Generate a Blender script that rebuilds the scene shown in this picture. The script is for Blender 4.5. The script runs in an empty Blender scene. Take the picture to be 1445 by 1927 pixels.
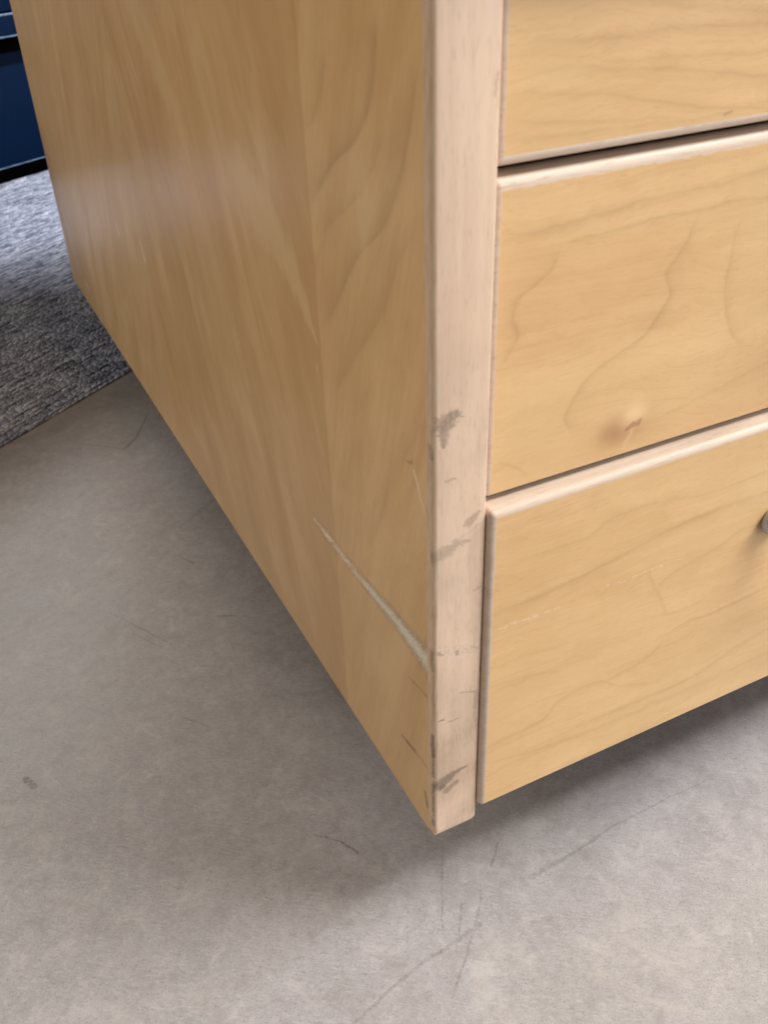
import bpy, bmesh, math, random
import numpy as np
from mathutils import Vector

# ------------------------------------------------------------------ camera, world, light
sc = bpy.context.scene
C = sc.collection
MM = 0.001
FLOOR = 0.0                       # floor height; the pedestal hangs 50 mm above it on castors
LIFT = 0.050

cam = bpy.data.cameras.new("camera")
camo = bpy.data.objects.new("camera", cam)
C.objects.link(camo)
camo.location = (-0.11298, -0.20421, 0.31795 + LIFT)
camo.rotation_euler = [math.radians(a) for a in (55.6434, 1.8676, -26.5686)]
cam.sensor_fit = 'VERTICAL'
cam.sensor_height = 24.0
cam.lens = 24.0 * 1751.19 / 1927.0
cam.clip_start = 0.01
cam.clip_end = 60.0
cam.dof.use_dof = True
cam.dof.focus_distance = 0.43
cam.dof.aperture_fstop = 15.0
sc.camera = camo

world = bpy.data.worlds.new("World")
sc.world = world
world.use_nodes = True
bg = world.node_tree.nodes["Background"]
bg.inputs["Color"].default_value = (1.0, 0.87, 0.72, 1)
bg.inputs["Strength"].default_value = 0.10


def area(name, loc, target, sx, sy, power, col, turn=None):
    l = bpy.data.lights.new(name, 'AREA')
    l.shape = 'RECTANGLE'
    l.size = sx
    l.size_y = sy
    l.energy = power
    l.color = col
    o = bpy.data.objects.new(name, l)
    C.objects.link(o)
    o.location = loc
    d = Vector(target) - Vector(loc)
    o.rotation_euler = d.to_track_quat('-Z', 'Y').to_euler() if turn is None else (0, 0, math.radians(turn))
    return o


# a row of ceiling luminaires to the front right; the rows run along the room, 30 degrees off the pedestal
lum = area("ceiling_luminaire", (2.35, -0.52, 2.45), (2.35, -0.52, 0), 2.4, 0.28, 252, (1.0, 0.985, 0.97), 30)
# unseen fill lamp added at the front right to brighten the drawer fronts
fill_front = area("fill_light", (2.7, -2.9, 1.5), (0.2, 0.1, 0.3), 2.6, 1.8, 116, (1.0, 0.985, 0.97))
# unseen warm fill lamp added on the left to light the side panel
fill_left = area("fill_light", (-2.5, 0.9, 1.6), (0.0, 0.4, 0.25), 2.2, 1.3, 37, (1.0, 0.88, 0.70))
# a parallel row far behind, mirrored in the sheen of the floor
lum2 = area("ceiling_luminaire", (0.0, 3.2, 2.45), (0.0, 3.2, 0), 4.6, 0.26, 100, (1.0, 0.965, 0.94), 30)

sc.view_settings.view_transform = 'Standard'
sc.view_settings.look = 'None'
sc.view_settings.exposure = 0.0
sc.view_settings.gamma = 1.0


# ------------------------------------------------------------------ node helpers
class N:
    def __init__(self, name):
        self.mat = bpy.data.materials.new(name)
        self.mat.use_nodes = True
        self.t = self.mat.node_tree
        self.t.nodes.clear()

    def new(self, typ, **kw):
        n = self.t.nodes.new(typ)
        for k, v in kw.items():
            setattr(n, k, v)
        return n

    def put(self, sock, v):
        if isinstance(v, bpy.types.NodeSocket):
            self.t.links.new(v, sock)
        elif v is not None:
            if isinstance(v, (tuple, list)) and len(v) == 3 and sock.type == 'RGBA':
                v = (*v, 1)
            sock.default_value = v

    def m(self, op, a, b=None, c=None, clamp=False):
        n = self.new('ShaderNodeMath', operation=op)
        n.use_clamp = clamp
        self.put(n.inputs[0], a)
        if b is not None:
            self.put(n.inputs[1], b)
        if c is not None:
            self.put(n.inputs[2], c)
        return n.outputs[0]

    def v(self, op, a, b=None):
        n = self.new('ShaderNodeVectorMath', operation=op)
        self.put(n.inputs[0], a)
        if b is not None:
            self.put(n.inputs[1], b)
        return n.outputs[0]

    def obj(self):
        n = self.new('ShaderNodeTexCoord')
        return self.v('MULTIPLY', n.outputs['Object'], (1000, 1000, 1000))

    def sep(self, v):
        n = self.new('ShaderNodeSeparateXYZ')
        self.put(n.inputs[0], v)
        return n.outputs

    def comb(self, x=0.0, y=0.0, z=0.0):
        n = self.new('ShaderNodeCombineXYZ')
        for i, q in enumerate((x, y, z)):
            self.put(n.inputs[i], q)
        return n.outputs[0]

    def noise(self, vec, scale=1.0, detail=2.0, rough=0.5, dist=0.0, color=False):
        n = self.new('ShaderNodeTexNoise')
        self.put(n.inputs['Vector'], vec)
        n.inputs['Scale'].default_value = scale
        n.inputs['Detail'].default_value = detail
        n.inputs['Roughness'].default_value = rough
        n.inputs['Distortion'].default_value = dist
        return n.outputs['Color'] if color else n.outputs[0]

    def rng(self, v, a, b, c=0.0, d=1.0, smooth=True):
        n = self.new('ShaderNodeMapRange')
        n.interpolation_type = 'SMOOTHSTEP' if smooth else 'LINEAR'
        n.clamp = True
        self.put(n.inputs[0], v)
        for i, q in enumerate((a, b, c, d)):
            self.put(n.inputs[i + 1], q)
        return n.outputs[0]

    def mix(self, f, a, b, blend='MIX'):
        n = self.new('ShaderNodeMix', data_type='RGBA', blend_type=blend)
        n.clamp_factor = True
        self.put(n.inputs[0], f)
        self.put(n.inputs[6], a)
        self.put(n.inputs[7], b)
        return n.outputs[2]

    def maxof(self, vals):
        r = vals[0]
        for q in vals[1:]:
            r = self.m('MAXIMUM', r, q)
        return r

    def line(self, t, c, pts, wp, wn):
        """a drawn line c(t) through pts, fading wp on the + side and wn on the - side"""
        pts = sorted(pts)
        t0, t1 = pts[0][0], pts[-1][0]
        cs = [q[1] for q in pts]
        c0, c1 = min(cs) - 1, max(cs) + 1
        n = self.new('ShaderNodeFloatCurve')
        self.put(n.inputs['Value'], self.rng(t, t0, t1, 0, 1, False))
        cur = n.mapping.curves[0]
        for i, (a, b) in enumerate(pts):
            x, y = (a - t0) / (t1 - t0), (b - c0) / (c1 - c0)
            if i == 0:
                cur.points[0].location = (x, y)
            elif i == len(pts) - 1:
                cur.points[-1].location = (x, y)
            else:
                cur.points.new(x, y)
        n.mapping.update()
        pos = self.m('MULTIPLY_ADD', n.outputs[0], c1 - c0, c0)
        s = self.m('SUBTRACT', c, pos)
        e = self.m('ADD', self.m('DIVIDE', self.m('MAXIMUM', s, 0.0), wp),
                   self.m('DIVIDE', self.m('MAXIMUM', self.m('MULTIPLY', s, -1.0), 0.0), wn))
        val = self.m('EXPONENT', self.m('MULTIPLY', e, -1.0))
        L = t1 - t0
        msk = self.m('MULTIPLY', self.rng(t, t0 - L * .02, t0 + L * .18), self.rng(t, t1 - L * .18, t1 + L * .02, 1, 0))
        return self.m('MULTIPLY', val, msk)

    def stroke(self, P, pts, rads, k=1.0):
        vals = []
        for i in range(len(pts) - 1):
            g = self.new('ShaderNodeGroup')
            g.node_tree = SEG
            self.put(g.inputs['P'], P)
            g.inputs['A'].default_value = (*pts[i], 0)
            g.inputs['B'].default_value = (*pts[i + 1], 0)
            g.inputs['RA'].default_value = rads[i]
            g.inputs['RB'].default_value = rads[i + 1]
            if getattr(self, 'W', None) is not None:
                self.put(g.inputs['W'], self.W)
            vals.append(g.outputs[0])
        r = self.maxof(vals)
        return r if k == 1.0 else self.m('MULTIPLY', r, k)

    def blob(self, a, b, ca, cb, ra, rb):
        x = self.m('DIVIDE', self.m('SUBTRACT', a, ca), ra)
        y = self.m('DIVIDE', self.m('SUBTRACT', b, cb), rb)
        d = self.m('ADD', self.m('MULTIPLY', x, x), self.m('MULTIPLY', y, y))
        return self.m('EXPONENT', self.m('MULTIPLY', d, -1.0))

    def finish(self, col, rough=0.4, spec=0.5, metal=0.0, height=None, bump=0.1, dist=0.001, coat=0.0, coat_r=0.2):
        b = self.new('ShaderNodeBsdfPrincipled')
        o = self.new('ShaderNodeOutputMaterial')
        self.put(b.inputs['Base Color'], col)
        self.put(b.inputs['Roughness'], rough)
        self.put(b.inputs['Specular IOR Level'], spec)
        self.put(b.inputs['Metallic'], metal)
        self.put(b.inputs['Coat Weight'], coat)
        self.put(b.inputs['Coat Roughness'], coat_r)
        if height is not None:
            bp = self.new('ShaderNodeBump')
            bp.inputs['Strength'].default_value = bump
            bp.inputs['Distance'].default_value = dist
            self.put(bp.inputs['Height'], height)
            self.t.links.new(bp.outputs[0], b.inputs['Normal'])
        self.t.links.new(b.outputs[0], o.inputs[0])
        return self.mat


def seg_group():
    g = bpy.data.node_groups.new("stroke_segment", 'ShaderNodeTree')
    for nm, ty in (("P", 'NodeSocketVector'), ("A", 'NodeSocketVector'), ("B", 'NodeSocketVector'),
                   ("RA", 'NodeSocketFloat'), ("RB", 'NodeSocketFloat'), ("W", 'NodeSocketFloat')):
        g.interface.new_socket(nm, in_out='INPUT', socket_type=ty)
    g.interface.new_socket("V", in_out='OUTPUT', socket_type='NodeSocketFloat')
    gi = g.nodes.new('NodeGroupInput')
    go = g.nodes.new('NodeGroupOutput')

    def vm(op, a, b):
        n = g.nodes.new('ShaderNodeVectorMath')
        n.operation = op
        g.links.new(a, n.inputs[0])
        if b is not None:
            g.links.new(b, n.inputs['Scale'] if op == 'SCALE' else n.inputs[1])
        return n
    pa = vm('SUBTRACT', gi.outputs['P'], gi.outputs['A']).outputs[0]
    ba = vm('SUBTRACT', gi.outputs['B'], gi.outputs['A']).outputs[0]
    d1 = vm('DOT_PRODUCT', pa, ba).outputs['Value']
    d2 = vm('DOT_PRODUCT', ba, ba).outputs['Value']
    h = g.nodes.new('ShaderNodeMath')
    h.operation = 'DIVIDE'
    h.use_clamp = True
    g.links.new(d1, h.inputs[0])
    g.links.new(d2, h.inputs[1])
    off = vm('SCALE', ba, h.outputs[0]).outputs[0]
    dist = vm('SUBTRACT', pa, off).outputs[0]
    ln = vm('LENGTH', dist, None).outputs['Value']
    mx = g.nodes.new('ShaderNodeMix')
    g.links.new(h.outputs[0], mx.inputs[0])
    g.links.new(gi.outputs['RA'], mx.inputs[2])
    g.links.new(gi.outputs['RB'], mx.inputs[3])
    q = g.nodes.new('ShaderNodeMath')
    q.operation = 'DIVIDE'
    g.links.new(ln, q.inputs[0])
    g.links.new(mx.outputs[0], q.inputs[1])
    qa = g.nodes.new('ShaderNodeMath')
    qa.operation = 'ADD'
    g.links.new(q.outputs[0], qa.inputs[0])
    g.links.new(gi.outputs['W'], qa.inputs[1])
    r = g.nodes.new('ShaderNodeMapRange')
    r.interpolation_type = 'SMOOTHSTEP'
    g.links.new(qa.outputs[0], r.inputs[0])
    r.inputs[1].default_value = 0.45
    r.inputs[2].default_value = 1.1
    r.inputs[3].default_value = 1.0
    r.inputs[4].default_value = 0.0
    g.links.new(r.outputs[0], go.inputs[0])
    return g


SEG = seg_group()

# ------------------------------------------------------------------ materials
LIGHT = (0.735, 0.487, 0.240)      # maple veneer, light
AMBER = (0.595, 0.358, 0.153)      # maple veneer, amber streaks
LINE = (0.330, 0.180, 0.075)       # growth lines


def veneer_base(n, u, v, seed, vf=None):
    """u along the grain, v across it (mm). returns colour and a fine height"""
    vf = v if vf is None else vf
    a = n.noise(n.comb(n.m('MULTIPLY', u, 0.0045), n.m('MULTIPLY', v, 0.030), seed), 1.0, 3.0, 0.55, 0.6)
    b = n.noise(n.comb(n.m('MULTIPLY', u, 0.012), n.m('MULTIPLY', v, 0.19), seed + 4), 1.0, 3.0, 0.6, 0.8)
    c = n.noise(n.comb(n.m('MULTIPLY', u, 0.045), n.m('MULTIPLY', v, 0.060), seed + 9), 1.0, 2.0, 0.5, 0.4)
    f = n.noise(n.comb(n.m('MULTIPLY', u, 0.22), n.m('MULTIPLY', vf, 2.6), seed + 2), 1.0, 2.0, 0.6)
    t = n.m('ADD', n.m('MULTIPLY', n.rng(a, 0.34, 0.70), 0.50), n.m('MULTIPLY', n.rng(b, 0.35, 0.72), 0.28))
    t = n.m('ADD', t, n.m('MULTIPLY', n.rng(c, 0.35, 0.70), 0.22))
    col = n.mix(t, LIGHT, AMBER)
    col = n.mix(n.m('MULTIPLY', n.rng(f, 0.52, 0.72), 0.22), col, LINE)
    g2 = n.noise(n.comb(n.m('MULTIPLY', u, 0.016), n.m('MULTIPLY', vf, 0.80), seed + 13), 1.0, 3.0, 0.65)
    col = n.mix(n.m('MULTIPLY', n.rng(g2, 0.50, 0.74), 0.20), col, (0.430, 0.245, 0.098))
    col = n.mix(n.m('MULTIPLY', n.rng(g2, 0.48, 0.28), 0.16), col, (0.740, 0.530, 0.290))
    # a slight greenish-straw / pinkish drift of hue
    hue = n.noise(n.comb(n.m('MULTIPLY', u, 0.010), n.m('MULTIPLY', v, 0.022), seed + 20), 1.0, 2.0)
    col = n.mix(n.m('MULTIPLY', n.rng(hue, 0.40, 0.65), 0.26), col, (0.650, 0.450, 0.220))
    col = n.mix(n.m('MULTIPLY', n.rng(hue, 0.55, 0.33), 0.14), col, (0.635, 0.385, 0.195))
    return col, f


def mat_side():
    n = N("maple_veneer_side")
    p = n.obj()
    x, y, z = n.sep(p)[0:3]
    # book-matched leaves: mirrored about the joints at 82 and 359 mm
    vv = n.m('PINGPONG', n.m('SUBTRACT', y, 82.0), 277.0)
    vv = n.m('ABSOLUTE', vv)
    w = n.noise(n.comb(n.m('MULTIPLY', y, 0.03), n.m('MULTIPLY', z, 0.03), 3.0), 1.0, 2.0)
    # V of the cathedral figure: slanted grain
    slant = n.m('MULTIPLY', z, 0.30)
    col, f = veneer_base(n, z, n.m('ADD', vv, n.m('MULTIPLY', slant, -1.0)), 5.0)
    first = n.rng(y, 81.6, 82.3, 1, 0)
    third = n.rng(y, 358.5, 359.5)
    second = n.m('SUBTRACT', n.m('SUBTRACT', 1.0, first), third)
    wz = n.m('ADD', vv, n.m('MULTIPLY', n.m('SUBTRACT', w, 0.5), 2.6))
    mir = lambda pts: [(b, 82 - a) for a, b in pts]
    L = [mir([(27.8, 293.0), (31.5, 273.7), (41.0, 260.3), (62.7, 246.2), (80.8, 229.7)]),
         mir([(7.1, 284.7), (12.7, 262.4), (24.8, 241.5), (48.8, 221.0), (68.4, 198.7), (80.6, 186.5)]),
         mir([(23.1, 266.3), (41.2, 244.1), (60, 232), (78.6, 220.1)]),
         mir([(60.8, 278.9), (68.6, 264.0), (82.1, 252.3)]),
         mir([(3.6, 246.9), (19.7, 229.7), (29.8, 213.0), (52.7, 187.6), (78, 160)]),
         mir([(1.0, 190.0), (20, 165), (34, 140), (50, 110)])]
    lines = [n.m('MULTIPLY', n.line(z, wz, q, 1.3, 6.5), k) for q, k in zip(L, (1, .9, .5, .6, .6, .4))]
    ln = n.maxof(lines)
    lm = n.m('MULTIPLY', ln, n.m('ADD', n.m('MULTIPLY', first, 0.26), 0.14))
    col = n.mix(lm, col, LINE)
    # tone of each leaf: the same wood seen on its two faces
    col = n.mix(n.m('MULTIPLY', second, n.m('ADD', 0.20, n.rng(y, 82, 150, 0.22, 0))), col, (0.475, 0.265, 0.105))
    col = n.mix(n.m('MULTIPLY', third, 0.16), col, (0.60, 0.42, 0.22))
    wv = n.m('ADD', vv, n.m('MULTIPLY', z, -0.42))
    mo = n.noise(n.comb(n.m('MULTIPLY', wv, 0.040), n.m('MULTIPLY', z, 0.011), 15.0), 1.0, 5.0, 0.60, 0.5)
    col = n.mix(n.m('MULTIPLY', n.rng(mo, 0.52, 0.68), 0.42), col, (0.760, 0.545, 0.290))
    col = n.mix(n.m('MULTIPLY', n.rng(mo, 0.48, 0.30), 0.42), col, (0.500, 0.285, 0.112))
    # flame-shaped light figure
    pw = n.comb(n.m('ADD', y, n.m('MULTIPLY', n.m('SUBTRACT', w, 0.5), 8.0)), z)
    n.W = n.m('MULTIPLY', n.m('SUBTRACT', n.noise(n.comb(n.m('MULTIPLY', y, 0.16), n.m('MULTIPLY', z, 0.035), 6.0), 1.0, 4.0, 0.65), 0.5), 1.9)
    fl = n.maxof([n.stroke(pw, [(291, 280), (268, 258), (236, 236), (222.5, 211)], [16, 15, 9, 1.0], 0.9),
                  n.stroke(pw, [(150, 222), (125, 212), (101.8, 198.7), (83.5, 180.2)], [16, 14, 9, 1.0], 1.0),
                  n.stroke(pw, [(192, 262), (170, 225), (150, 195)], [8, 9, 2], 0.45),
                  n.stroke(pw, [(330, 280), (318, 250), (305, 225)], [10, 8, 1], 0.5)])
    col = n.mix(n.m('MULTIPLY', fl, 0.46), col, (0.74, 0.53, 0.28))
    n.W = None
    # --- wear: gouges down to the board, light nicks, dark rubs
    jit = n.noise(n.comb(n.m('MULTIPLY', y, 0.35), n.m('MULTIPLY', z, 0.9), 1.0), 1.0, 3.0, 0.6)
    jp = n.comb(y, n.m('ADD', z, n.m('MULTIPLY', n.m('SUBTRACT', jit, 0.5), 4.2)))
    n.W = n.m('MULTIPLY', n.m('SUBTRACT', n.noise(n.comb(n.m('MULTIPLY', y, 0.75), n.m('MULTIPLY', z, 1.5), 4.0), 1.0, 4.0, 0.72), 0.5), 4.6)
    gouge = n.stroke(jp, [(105.0, 91.8), (96, 91.6), (88.7, 92.0), (78, 91.6), (67.8, 91.6), (60.4, 91.6), (48.4, 92.3),
                          (38, 92.6), (30.4, 93.2), (17.9, 93.0), (4.2, 92.3)],
                     [1.2, 2.8, 3.4, 2.5, 3.0, 2.9, 3.4, 3.3, 4.0, 5.0, 6.2])
    brk = n.rng(n.noise(n.comb(n.m('MULTIPLY', y, 0.16), n.m('MULTIPLY', z, 0.5), 8.0), 1.0, 3.0, 0.7), 0.39, 0.50)
    solid = n.rng(y, 62, 48)
    gouge = n.m('MULTIPLY', gouge, n.m('MAXIMUM', solid, n.m('MULTIPLY', brk, 0.92)))
    n.W = None
    light = n.maxof([n.stroke(jp, [(12.4, 166.3), (9.4, 161.6), (7.5, 157.4), (5.1, 153.8)], [0.9, 0.7, 0.6, 0.3], 0.85),
                     n.stroke(jp, [(367.3, 138.6), (363.1, 128.3)], [1.2, 2.4], 0.8),
                     n.stroke(jp, [(435.5, 132.2), (432.1, 125.2)], [1.4, 2.2], 0.75),
                     n.stroke(jp, [(652, 23.8), (632.2, 22.3)], [1.4, 2.4], 1.0),
                     n.stroke(jp, [(439.4, 9.4), (435.3, 6.4)], [1.0, 1.5], 0.95),
                     n.stroke(jp, [(129.4, 92.0), (126.7, 90.1)], [0.5, 0.8], 0.7),
                     n.stroke(jp, [(87.5, 170.8), (87.5, 168.3)], [0.5, 0.7], 0.6),
                     n.stroke(jp, [(310.1, 250.6), (302.2, 238.3)], [0.9, 1.3], 0.4),
                     n.stroke(jp, [(590, 30), (575, 26)], [0.8, 1.5], 0.5)])
    dark = n.maxof([n.stroke(jp, [(26.5, 34.0), (15.6, 36.2)], [0.7, 1.2], 0.9),
                    n.stroke(jp, [(15.6, 36.2), (5.7, 36.6)], [0.9, 0.8], 0.55),
                    n.stroke(jp, [(18.7, 72.7), (5.2, 75.2)], [0.7, 1.1], 0.5),
                    n.stroke(jp, [(7.4, 20.4), (5.4, 14.0)], [1.0, 1.4], 0.9),
                    n.stroke(jp, [(17.0, 167.6), (13.4, 168.3)], [0.5, 1.0], 0.6)])
    col = n.mix(n.m('MULTIPLY', light, 0.85), col, (0.84, 0.70, 0.53))
    col = n.mix(n.m('MULTIPLY', dark, 0.66), col, (0.110, 0.072, 0.036))
    gc = n.mix(solid, (0.84, 0.70, 0.56), (0.76, 0.71, 0.61))
    gn = n.noise(p, 1.4, 2.0)
    gc = n.mix(n.m('MULTIPLY', n.rng(gn, 0.45, 0.7), solid), gc, (0.50, 0.46, 0.39))
    col = n.mix(n.m('MULTIPLY', gouge, 0.88), col, gc)
    # the joints between the leaves
    h = n.m('SUBTRACT', n.m('MULTIPLY', f, 0.012), n.m('MULTIPLY', gouge, 1.2))
    rg = n.m('ADD', 0.27, n.m('MULTIPLY', n.noise(p, 0.02, 3.0), 0.12))
    rg = n.m('MAXIMUM', rg, n.m('MULTIPLY', gouge, 0.8))
    return n.finish(col, rg, 0.34, height=h, bump=0.7, dist=0.0005)


def mat_drawer(name, seed, lines, extra=None, chip=None, shift=None):
    """lines: (mode, pts, wp, wn, strength); mode 'z' = z(x), 'x' = x(z)"""
    n = N(name)
    p = n.obj()
    x, y, z = n.sep(p)[0:3]
    if shift:
        x = n.m('ADD', x, shift[0])
        z = n.m('MULTIPLY_ADD', z, shift[1], shift[2])
    w1 = n.noise(n.comb(n.m('MULTIPLY', x, 0.09), n.m('MULTIPLY', z, 0.11), seed), 1.0, 3.0, 0.6)
    w2 = n.noise(n.comb(n.m('MULTIPLY', x, 0.09), n.m('MULTIPLY', z, 0.11), seed + 7), 1.0, 3.0, 0.6)
    zz = n.m('ADD', z, n.m('MULTIPLY', n.m('SUBTRACT', w1, 0.5), 2.6))
    xx = n.m('ADD', x, n.m('MULTIPLY', n.m('SUBTRACT', w2, 0.5), 3.6))
    col, f = veneer_base(n, x, n.m('ADD', z, n.m('MULTIPLY', w1, 11.0)), seed, n.m('ADD', z, n.m('MULTIPLY', n.noise(n.comb(n.m('MULTIPLY', x, 0.012), n.m('MULTIPLY', z, 0.02), seed), 1.0, 2.0), 26.0)))
    vals = []
    for mode, pts, wp, wn, k in lines:
        if mode == 'z':
            q = n.line(x, zz, pts, wp * 0.7, wn * 0.6)
        else:
            q = n.line(z, xx, [(b, a) for a, b in pts], wp * 0.7, wn * 0.6)
        vals.append(n.m('MULTIPLY', q, k))
    br = n.rng(n.noise(n.comb(n.m('MULTIPLY', x, 0.06), n.m('MULTIPLY', z, 0.12), seed + 3), 1.0, 2.0), 0.3, 0.65, 0.55, 1.0)
    col = n.mix(n.m('MULTIPLY', n.m('MULTIPLY', n.maxof(vals), br), 0.84), col, LINE)
    if extra:
        col = extra(n, col, x, z, xx, zz)
    if chip:
        e = n.noise(n.comb(n.m('MULTIPLY', x, 0.35), n.m('MULTIPLY', z, 0.7), 2.0), 1.0, 3.0, 0.6)
        d = n.m('ADD', n.m('SUBTRACT', chip, z), n.m('MULTIPLY', n.m('SUBTRACT', e, 0.5), 2.2))
        col = n.mix(n.m('MULTIPLY', n.rng(d, 0.25, 0.0), 0.8), col, (0.70, 0.53, 0.38))
    rg = n.m('ADD', 0.36, n.m('MULTIPLY', n.noise(p, 0.03, 3.0), 0.10))
    return n.finish(col, rg, 0.45, height=f, bump=0.02, dist=0.0002)


def mat_lip(name, axis, marks=None):
    """solid beech lipping with its short flecks along axis"""
    n = N(name)
    p = n.obj()
    s = n.sep(p)
    x, y, z = s[0], s[1], s[2]
    if axis == 'z':
        g = n.comb(n.m('MULTIPLY', x, 1.5), n.m('MULTIPLY', y, 1.5), n.m('MULTIPLY', z, 0.16))
        g2 = n.comb(n.m('MULTIPLY', x, 0.22), n.m('MULTIPLY', y, 0.3), n.m('MULTIPLY', z, 0.012))
    else:
        g = n.comb(n.m('MULTIPLY', x, 0.16), n.m('MULTIPLY', y, 1.5), n.m('MULTIPLY', z, 1.5))
        g2 = n.comb(n.m('MULTIPLY', x, 0.012), n.m('MULTIPLY', y, 0.3), n.m('MULTIPLY', z, 0.3))
    fl = n.noise(g, 1.0, 2.0, 0.6)
    bd = n.noise(g2, 1.0, 3.0, 0.5)
    col = n.mix(n.rng(bd, 0.35, 0.68), *(((0.695, 0.522, 0.382), (0.635, 0.462, 0.335)) if axis == 'z' else ((0.675, 0.545, 0.435), (0.615, 0.475, 0.370))))
    col = n.mix(n.m('MULTIPLY', n.rng(fl, 0.54, 0.70), 0.36), col, (0.38, 0.250, 0.175))
    h = n.m('MULTIPLY', fl, -0.15)
    rg = n.m('ADD', 0.42, n.m('MULTIPLY', bd, 0.12))
    if marks:
        col, h, rg = marks(n, col, h, rg, p, x, y, z)
    return n.finish(col, rg, 0.5, height=h, bump=0.35, dist=0.0004)


def panel_marks(n, col, h, rg, p, x, y, z):
    jn = n.noise(p, 0.55, 4.0, 0.65, color=True)
    js = n.sep(n.v('MULTIPLY', n.v('SUBTRACT', jn, (0.5, 0.5, 0.5)), (2.2, 2.2, 2.2)))
    xj = n.m('ADD', x, js[0])
    zj = n.m('ADD', z, js[2])
    P = n.comb(xj, zj)
    spot = n.noise(p, 1.1, 3.0, 0.7)
    tex = n.rng(spot, 0.30, 0.60, 0.50, 1.0)
    front = n.rng(y, 1.2, 2.2, 1, 0)
    strk = n.noise(n.comb(n.m('ADD', n.m('MULTIPLY', x, 0.9), n.m('MULTIPLY', z, -1.1)), n.m('ADD', n.m('MULTIPLY', x, 0.25), n.m('MULTIPLY', z, 0.2))), 1.0, 4.0, 0.7)
    n.W = n.m('MULTIPLY', n.m('SUBTRACT', n.m('ADD', n.m('MULTIPLY', spot, 0.55), n.m('MULTIPLY', strk, 0.45)), 0.52), 4.6)
    S = n.stroke
    dark = [S(P, [(3.4, 187.0), (5.0, 188.0), (7.6, 190.0)], [3.2, 3.0, 1.6], 0.80),
            S(P, [(3.6, 187.0), (3.6, 180.0)], [2.9, 0.9], 0.75),
            S(P, [(4.6, 186.0), (7.0, 186.4)], [2.6, 1.1], 0.65),
            S(P, [(7.4, 189.2), (10.3, 188.3)], [0.7, 0.25], 0.6),
            S(P, [(4.4, 167.6), (7.8, 167.8)], [0.6, 0.3], 0.45),
            S(P, [(12.7, 149.8), (16.4, 152.8)], [2.0, 0.8], 0.5),
            S(P, [(8.6, 144.0), (16.5, 148.0)], [0.5, 0.4], 0.2),
            S(P, [(0.6, 139.8), (5, 141.4), (9.0, 143.2), (13.2, 142.8)], [2.8, 2.7, 2.1, 0.6], 0.46),
            S(P, [(18.0, 278.5), (17.3, 273.5)], [0.5, 0.6], 0.35),
            S(P, [(2.0, 66.2), (4.1, 65.8)], [0.3, 0.55], 0.9),
            S(P, [(5.9, 63.6), (10.1, 63.6)], [0.3, 0.25], 0.7),
            S(P, [(2.5, 31.0), (6.0, 33.0), (10.0, 34.8), (14.3, 35.6)], [3.2, 2.8, 1.5, 0.5], 0.85),
            S(P, [(3.0, 29.4), (4.2, 29.2)], [1.9, 1.4], 1.0),
            S(P, [(5.4, 26.0), (9.9, 28.6)], [1.7, 1.5], 0.6),
            S(P, [(10.5, 76.4), (16.8, 74.0)], [0.3, 0.4], 0.45),
            S(P, [(15.8, 121.2), (17.8, 122.1)], [0.6, 0.5], 0.3),
            S(P, [(17.4, 74.0), (17.0, 64.0), (17.4, 58)], [0.9, 0.8, 0.3], 0.35),
            S(P, [(9.0, 97.0), (9.2, 95.4)], [0.9, 0.6], 0.55),
            S(P, [(2.0, 99.0), (3.6, 97.6)], [0.9, 0.7], 0.5),
            S(P, [(15.5, 96.2), (17.0, 95.0)], [0.8, 0.7], 0.25),
            S(P, [(13, 9.6), (15, 10.4)], [0.5, 0.4], 0.25)]
    d = n.m('MULTIPLY', n.m('MULTIPLY', n.maxof(dark), tex), front)
    # grubby arris: dark where the corner has been knocked
    Q = n.comb(n.m('ADD', y, n.m('MULTIPLY', js[1], 0.5)), zj)
    arris = [S(Q, [(1.3, 58), (1.2, 51), (1.0, 47)], [1.0, 1.5, 0.8], 0.95),
             S(Q, [(1.2, 47), (1.0, 36)], [0.7, 1.0], 0.75),
             S(Q, [(1.2, 31), (1.0, 22), (0.8, 13)], [0.8, 1.1, 0.7], 0.8),
             S(Q, [(1.2, 11), (1.0, 7)], [1.2, 1.0], 0.8),
             S(Q, [(1.6, 99), (1.4, 92)], [1.5, 1.2], 0.6),
             S(Q, [(2.0, 179.5), (1.2, 176.5)], [1.6, 0.9], 0.5),
             S(Q, [(1.4, 166), (1.6, 120)], [0.8, 0.9], 0.08),
             S(Q, [(1.6, 88), (1.2, 70)], [0.9, 0.8], 0.14)]
    side = n.rng(y, 0.25, 0.9)
    side = n.m('MULTIPLY', side, n.rng(x, 3.5, 2.0))
    spk = n.rng(n.noise(p, 1.6, 3.0, 0.7), 0.40, 0.56, 0.25, 1.0)
    a = n.m('MULTIPLY', n.m('MULTIPLY', n.maxof(arris), side), spk)
    # light rub band where something hit at 97 mm
    rub = n.m('MULTIPLY', n.rng(n.m('ABSOLUTE', n.m('SUBTRACT', zj, n.m('SUBTRACT', 100.5, n.m('MULTIPLY', x, 0.35)))), 3.2, 1.6), front)
    rsp = n.rng(n.noise(p, 0.9, 3.0, 0.7), 0.42, 0.62)
    col = n.mix(n.m('MULTIPLY', n.m('MULTIPLY', rub, rsp), 0.45), col, (0.72, 0.57, 0.42))
    col = n.mix(n.m('MULTIPLY', n.m('MULTIPLY', rub, n.m('SUBTRACT', 1.0, rsp)), 0.22), col, (0.40, 0.31, 0.25))
    # greyish handling grime towards the bottom third
    gr = n.m('MULTIPLY', n.rng(n.noise(n.v('MULTIPLY', p, (0.16, 0.16, 0.05)), 1.0, 4.0, 0.65), 0.48, 0.72), n.rng(z, 260, 40, 0.10, 0.34))
    col = n.mix(gr, col, (0.43, 0.315, 0.220))
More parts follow.
